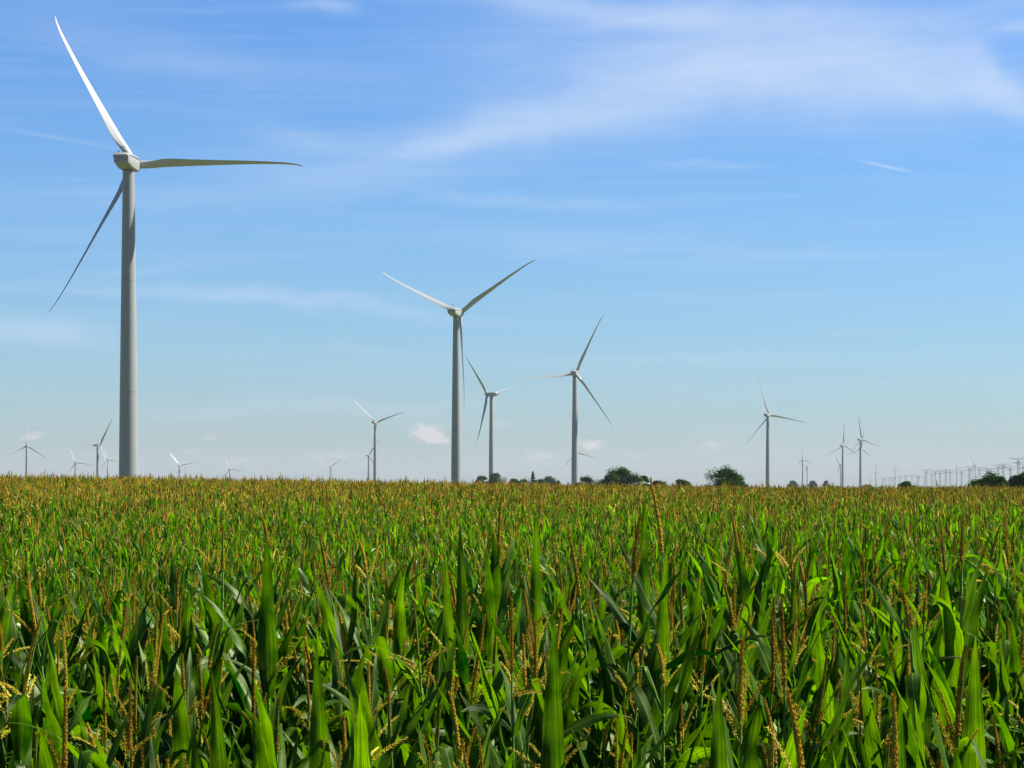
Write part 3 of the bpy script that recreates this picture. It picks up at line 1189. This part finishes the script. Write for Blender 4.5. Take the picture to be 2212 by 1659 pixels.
def rows(dmax, spx=.165, rowd=.76):
    """plant positions in slightly slanting rows within reach of the picture"""
    rng = np.random.default_rng(5)
    a0, a1 = -dmax, dmax
    pts = []
    nrow = int(dmax * 1.4 / rowd)
    for i in range(-nrow, nrow):
        v = i * rowd
        us = np.arange(a0, a1, spx) + rng.uniform(0, spx)
        us = us + rng.uniform(-.05, .05, us.size)
        vv = v + rng.uniform(-.05, .05, us.size)
        x = us * ca - vv * sa
        y = us * sa + vv * ca
        d = np.hypot(x, y)
        gap = ((np.abs(y - 62 - x * .12) < 1.6) & (x < -5.5) & (x > -16)) | ((np.abs(y - 78 - x * .1) < 1.3) & (x < -12)) | ((np.abs(y - 95) < 1.5) & (np.abs(x + 3) < 5))
        ok = ~gap & (y > DNEAR) & (d < dmax) & (np.abs(x) < .236 * y + 2.6 + .02 * y)
        pts.append(np.stack([x[ok], y[ok]], 1))
    p = np.concatenate(pts)
    return p


P = rows(262)
D = np.hypot(P[:, 0], P[:, 1])
rng = np.random.default_rng(9)
T = tops(P[:, 0], P[:, 1])
# plants wholly hidden behind the crest are left out
az_ = np.arctan2(P[:, 0], P[:, 1])
binw = 0.004
bi = np.round(az_ / binw).astype(int)
order_ = np.argsort(D)
runmax = {}
keep = np.ones(len(P), bool)
for i in order_:
    if D[i] < 25:
        continue
    key = bi[i]
    m_ = runmax.get(key, -9.0)
    if (T[i] + .45) / D[i] < m_ - .004:
        keep[i] = False
    el_ = (T[i] - .15) / D[i]
    if el_ > m_:
        runmax[key] = el_
P, D, T = P[keep], D[keep], T[keep]
inview = np.abs(P[:, 0]) < .236 * P[:, 1] + .12
nz = ground_z(P[:, 0], P[:, 1])
cand = np.where(inview)[0]
cand = cand[np.argsort(D[cand])][:278]
near_set = set(cand.tolist())
thin_ = rng.random(len(P))
rest = np.array([i for i in range(len(P)) if i not in near_set and (D[i] < 30 or thin_[i] < .74)])

# notable plants, placed by eye where the photograph shows them: column, tassel tip row, distance, kind, tilt, label
HERO = [
    (1405, 1033, 10.3, 0, 4, 'tall corn plant whose rust tassel alone reaches up to the trees on the skyline'),
    (1083, 1070, 12.6, 2, -3, 'corn plant with slim rust tassel rising above others right of the central tower'),
    (566, 1118, 12.0, 4, 2, 'corn plant with broad dark leaf and rust tassel left of the central tower'),
    (1383, 1112, 9.6, 6, -4, 'corn plant with thick rust tassel just left of the tallest tassel'),
    (1577, 1095, 12.6, 8, 6, 'corn plant with leaning tassel below the gap between the two dark bushes'),
    (2080, 1120, 10.6, 10, -2, 'corn plant with thick rust tassel below the pylons'),
    (482, 1138, 11.8, 12, 0, 'corn plant with straight rust tassel between the huge tower and central tower'),
    (690, 1150, 11.4, 14, 10, 'corn plant with tassel tilted to the right left of the central tower'),
    (1225, 1140, 10.8, 0, 8, 'corn plant with long slanting rust tassel under the wind turbine by the trees'),
    (1688, 1283, 8.3, 2, -4, 'corn plant with single brown tassel over dark leaves in the right half'),
    (1948, 1272, 8.3, 4, -8, 'corn plant with orange tassel curving down over broad leaves at the right'),
    (1605, 1380, 7.1, 6, 2, 'corn plant with slim brown tassel above bright leaves low in the right half'),
    (2085, 1395, 7.1, 8, -3, 'corn plant with brown tassel above a bright yellow-green leaf at lower right'),
    (775, 1165, 10.8, 1, -12, 'corn plant with pale open tassel spread wide left of centre'),
    (1105, 1290, 8.6, 3, 0, 'corn plant with pale yellow branching tassel at the picture centre'),
    (1930, 1500, 6.0, 10, 2, 'corn plant with brown tassel spire near the bottom right'),
    (1700, 1490, 5.9, 12, -2, 'corn plant with out-of-line thick brown tassel near the bottom edge'),
    (90, 1330, 8.2, 5, 4, 'corn plant with tangled rust and straw tassel at lower left'),
]


def place(x, y, z, kind, rz, tx, ty, s, lab, lift=0.0):
    st, fo, ta, ea, style, _tip = NEAR[kind]
    t = obj('corn_plant', None, None, (x, y, z), (tx, ty, rz), (s, s, s))
    tag(t, lab, 'corn plant', 'corn plants in the near rows')
    obj('stalk', st, t, scale=(1, 1, 1 + lift / 2.06))
    obj('foliage', fo, t, (0, 0, lift * .35))
    obj('tassel', ta, t, (0, 0, lift))
    obj('ear', ea, t)
    return t


hero_xy = []
for (px, py, d, kd, tilt, lab) in HERO:
    x = at(px, d)
    g = gz(x, d)
    top_ = EYE + (HY - py) * d / FPX
    H = top_ - g
    ty, rz = R(tilt), rnd.uniform(0, 6.28)
    tv = Matrix.Rotation(rz, 3, 'Z') @ Matrix.Rotation(ty, 3, 'Y') @ NEAR[kd][5]
    s = min(1.06, H / tv.z)
    lift = (H / s - tv.z) / math.cos(ty)
    hz_ = (tv + Matrix.Rotation(rz, 3, 'Z') @ Vector((math.sin(ty), 0, 0)) * lift) * s
    place(x - hz_.x, d - hz_.y, g, kd, rz, 0, ty, s, lab, lift)
    hero_xy.append((x, d))
hx = np.array(hero_xy)
for i in cand:
    x, y = P[i]
    if np.min(np.hypot(hx[:, 0] - x, hx[:, 1] - y)) < .12:
        continue
    kd = rnd.randrange(16)
    style = NEAR[kd][4]
    s = 1.0 + rnd.uniform(-.13, .05)
    lab = ('green corn plant with rust-brown tassel among the near rows' if style == 'rust'
           else 'green corn plant with open straw-yellow tassel among the near rows')
    o = place(x, y, float(nz[i]), kd, rnd.uniform(0, 6.28), rnd.gauss(0, R(4.0)), rnd.gauss(0, R(5)) , s, lab)
    o['group'] = 'rust-tasselled corn in the near rows' if style == 'rust' else 'straw-tasselled corn in the near rows'

LEAVES = [   # leaf tip column, row, distance, lean (degrees, right positive), width, label
    (718, 1395, 8.0, 3, 0.105, 'corn plant with one broad upright bright green leaf low left of centre'),
    (470, 1555, 6.6, 4, 0.105, 'corn plant with broad pointed yellow-green leaf at the bottom left'),
    (440, 1440, 6.8, -4, 0.090, 'corn plant with long narrow upright leaf beside the broad yellow-green one'),
    (1411, 1062, 12.1, 4, 0.075, 'corn plant with tall dark blade leaf pointing at the skyline trees'),
    (985, 1122, 10.8, -2, 0.075, 'corn plant with slim upright leaf just below the central tower'),
    (1018, 1190, 10.9, 8, 0.075, 'corn plant with dark leaf leaning right below the central tower'),
    (568, 1150, 10.3, -2, 0.105, 'corn plant with broad dark leaf standing under the gap left of the central tower'),
    (1035, 1120, 11.5, -22, 0.070, 'corn plant with pale leaf leaning left below the turned wind turbine'),
    (2150, 1370, 7.4, 6, 0.110, 'corn plant with big rounded dark green leaf near the right edge'),
    (1495, 1180, 9.9, 10, 0.080, 'corn plant with upright dark leaf under the gap beside the round bush'),
    (1830, 1500, 6.4, -10, 0.100, 'corn plant with bright leaf leaning left at the bottom right'),
    (1210, 1330, 8.0, 2, 0.100, 'corn plant with broad glossy upright leaf at lower centre'),
    (20, 1500, 6.4, 6, 0.100, 'corn plant with bright leaf at the bottom left corner'),
    (1660, 1460, 6.9, 12, 0.095, 'corn plant with leaning green leaf below the single brown tassel'),
]
for q, (px, py, d, ln2, wd, lab) in enumerate(LEAVES):
    r = random.Random(700 + q)
    x = at(px, d)
    g = gz(x, d)
    tipz = EYE + (HY - py) * d / FPX - g
    L = .80
    s_, f_, t_ = MB(), MB(), MB()
    H = min(2.05, max(1.3, tipz - .40))
    zb = tipz - L * .985 * math.cos(R(ln2))
    stalk(s_, r, H, 8)
    foliage(f_, r, 16, 4, .35, H - .3)
    leaf(f_, (0, 0, zb), R(-90 if ln2 <= 0 else -90), L, wd, R(4), R(12), 18, 6, r, None, R(r.uniform(-35, 35)), .9, R(ln2))
    tassel(t_, r, H + .10, 'straw' if q % 2 else 'rust', True)
    t = obj('corn_plant', None, None, (x - L * math.sin(R(ln2)), d, g), (0, 0, 0))
    tag(t, lab, 'corn plant', 'corn plants in the near rows')
    obj('stalk', s_.mesh('stalk', [M_STALK], True), t)
    obj('foliage', f_.mesh('foliage', [M_LEAF], True), t)
    obj('tassel', t_.mesh('tassel', [M_STALK, M_SPIKE, M_BRANCH]), t)

# the rest of the field: one object of kind stuff that instances plant meshes
RIPE = 1.0
MIDP, FARP = [], []
for k in range(8):
    r = random.Random(900 + k)
    b = MB()
    H = 2.05
    b.mat = 0
    stalk(b, r, H, 5)
    b.mat = 3
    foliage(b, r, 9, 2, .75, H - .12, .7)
    tassel(b, r, H + .04, 'rust' if k % 2 == 0 else 'straw', True, k % 3 == 1)
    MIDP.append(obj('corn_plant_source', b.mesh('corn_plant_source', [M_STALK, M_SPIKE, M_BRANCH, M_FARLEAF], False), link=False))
for k in range(12):
    r = random.Random(1900 + k)
    RIPE = 1.6 if k >= 8 else 1.0
    b = MB()
    H = 2.05 + (.05 if RIPE > 1 else 0)
    b.mat = 0
    stalk(b, r, H, 4)
    b.mat = 3
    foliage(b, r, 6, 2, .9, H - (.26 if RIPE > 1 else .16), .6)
    tassel(b, r, H + .07, 'rust' if k % 3 else 'straw', False, k in (1, 3, 5, 6))
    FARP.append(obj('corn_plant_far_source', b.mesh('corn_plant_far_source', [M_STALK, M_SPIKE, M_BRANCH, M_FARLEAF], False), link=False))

PP, DD = P[rest], D[rest]
N = len(rest)
fm = bpy.data.meshes.new('corn_field')
co = np.stack([PP[:, 0], PP[:, 1], nz[rest]], 1)
fm.from_pydata(co.tolist(), [], [])
rot = np.zeros((N, 3), np.float32)
rot[:, 0] = rng.normal(0, R(3.2), N)
rot[:, 1] = rng.normal(0, R(3.2), N)
rot[:, 2] = rng.uniform(0, 6.28, N)
a = fm.attributes.new('rot', 'FLOAT_VECTOR', 'POINT')
a.data.foreach_set('vector', rot.ravel())
sc_ = (0.985 + rng.normal(0, 1, N) * np.where(DD > 105, .078, .06) + .03 * np.sin(PP[:, 0] * .45 + PP[:, 1] * .21) * np.sin(PP[:, 1] * .33 - PP[:, 0] * .13)).astype(np.float32)
a = fm.attributes.new('scl', 'FLOAT', 'POINT')
a.data.foreach_set('value', sc_)
a = fm.attributes.new('idx', 'INT', 'POINT')
idx = rng.integers(0, 8, N)
ripe = rng.random(N) < np.clip((DD - 55) / 60, 0, .85)
idx[ripe] = 8 + rng.integers(0, 4, int(ripe.sum()))
idx = np.where(DD < 34, idx, 11 - idx)      # Join Geometry lists its last link first
a.data.foreach_set('value', idx.astype(np.int32))
a = fm.attributes.new('near', 'BOOLEAN', 'POINT')
a.data.foreach_set('value', DD < 34)
field = obj('corn_field', fm)
tag(field, 'dense field of green corn with orange-brown tassels reaching to the skyline', 'corn field', kind='stuff')
ng = bpy.data.node_groups.new('corn_rows', 'GeometryNodeTree')
ng.interface.new_socket('Geometry', in_out='INPUT', socket_type='NodeSocketGeometry')
ng.interface.new_socket('Geometry', in_out='OUTPUT', socket_type='NodeSocketGeometry')
gi = ng.nodes.new('NodeGroupInput')
go = ng.nodes.new('NodeGroupOutput')


def attr(name, dt):
    nd = ng.nodes.new('GeometryNodeInputNamedAttribute')
    nd.data_type = dt
    nd.inputs['Name'].default_value = name
    return [o for o in nd.outputs if o.enabled and o.name == 'Attribute'][0]


a_rot, a_scl, a_idx, a_near = attr('rot', 'FLOAT_VECTOR'), attr('scl', 'FLOAT'), attr('idx', 'INT'), attr('near', 'BOOLEAN')
nt_ = ng.nodes.new('FunctionNodeBooleanMath')
nt_.operation = 'NOT'
ng.links.new(a_near, nt_.inputs[0])
jo = ng.nodes.new('GeometryNodeJoinGeometry')
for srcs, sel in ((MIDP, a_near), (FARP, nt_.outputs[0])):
    ji = ng.nodes.new('GeometryNodeJoinGeometry')
    for s in srcs:
        oi = ng.nodes.new('GeometryNodeObjectInfo')
        oi.inputs['Object'].default_value = s
        oi.inputs['As Instance'].default_value = False
        g2 = ng.nodes.new('GeometryNodeGeometryToInstance')
        ng.links.new(oi.outputs['Geometry'], g2.inputs[0])
        ng.links.new(g2.outputs[0], ji.inputs[0])
    ip = ng.nodes.new('GeometryNodeInstanceOnPoints')
    ng.links.new(gi.outputs[0], ip.inputs['Points'])
    ng.links.new(sel, ip.inputs['Selection'])
    ng.links.new(ji.outputs[0], ip.inputs['Instance'])
    ip.inputs['Pick Instance'].default_value = True
    ng.links.new(a_idx, ip.inputs['Instance Index'])
    e2r = ng.nodes.new('FunctionNodeEulerToRotation')
    ng.links.new(a_rot, e2r.inputs[0])
    ng.links.new(e2r.outputs[0], ip.inputs['Rotation'])
    ng.links.new(a_scl, ip.inputs['Scale'])
    ng.links.new(ip.outputs[0], jo.inputs[0])
ng.links.new(jo.outputs[0], go.inputs[0])
md = field.modifiers.new('corn_rows', 'NODES')
md.node_group = ng
print('corn instances', N, 'near', int((DD < 34).sum()))

# ---------------------------------------------------------------- haze
if HAZE > 0:
    b = MB()
    b.box((-4500, -1200, -34), (4500, 12800, 140))
    hm = bpy.data.materials.new('haze')
    hm.use_nodes = True
    t = NT(hm.node_tree)
    t.n.clear()
    o_ = t.new('ShaderNodeOutputMaterial')
    vol = t.new('ShaderNodeVolumePrincipled')
    vol.inputs['Color'].default_value = (0.55, 0.61, 0.70, 1)
    vol.inputs['Density'].default_value = HAZE
    t.l.new(vol.outputs[0], o_.inputs['Volume'])
    hz = obj('haze', b.mesh('haze', [hm]))
    tag(hz, 'pale bluish summer haze lying over the far land', 'haze', kind='stuff')
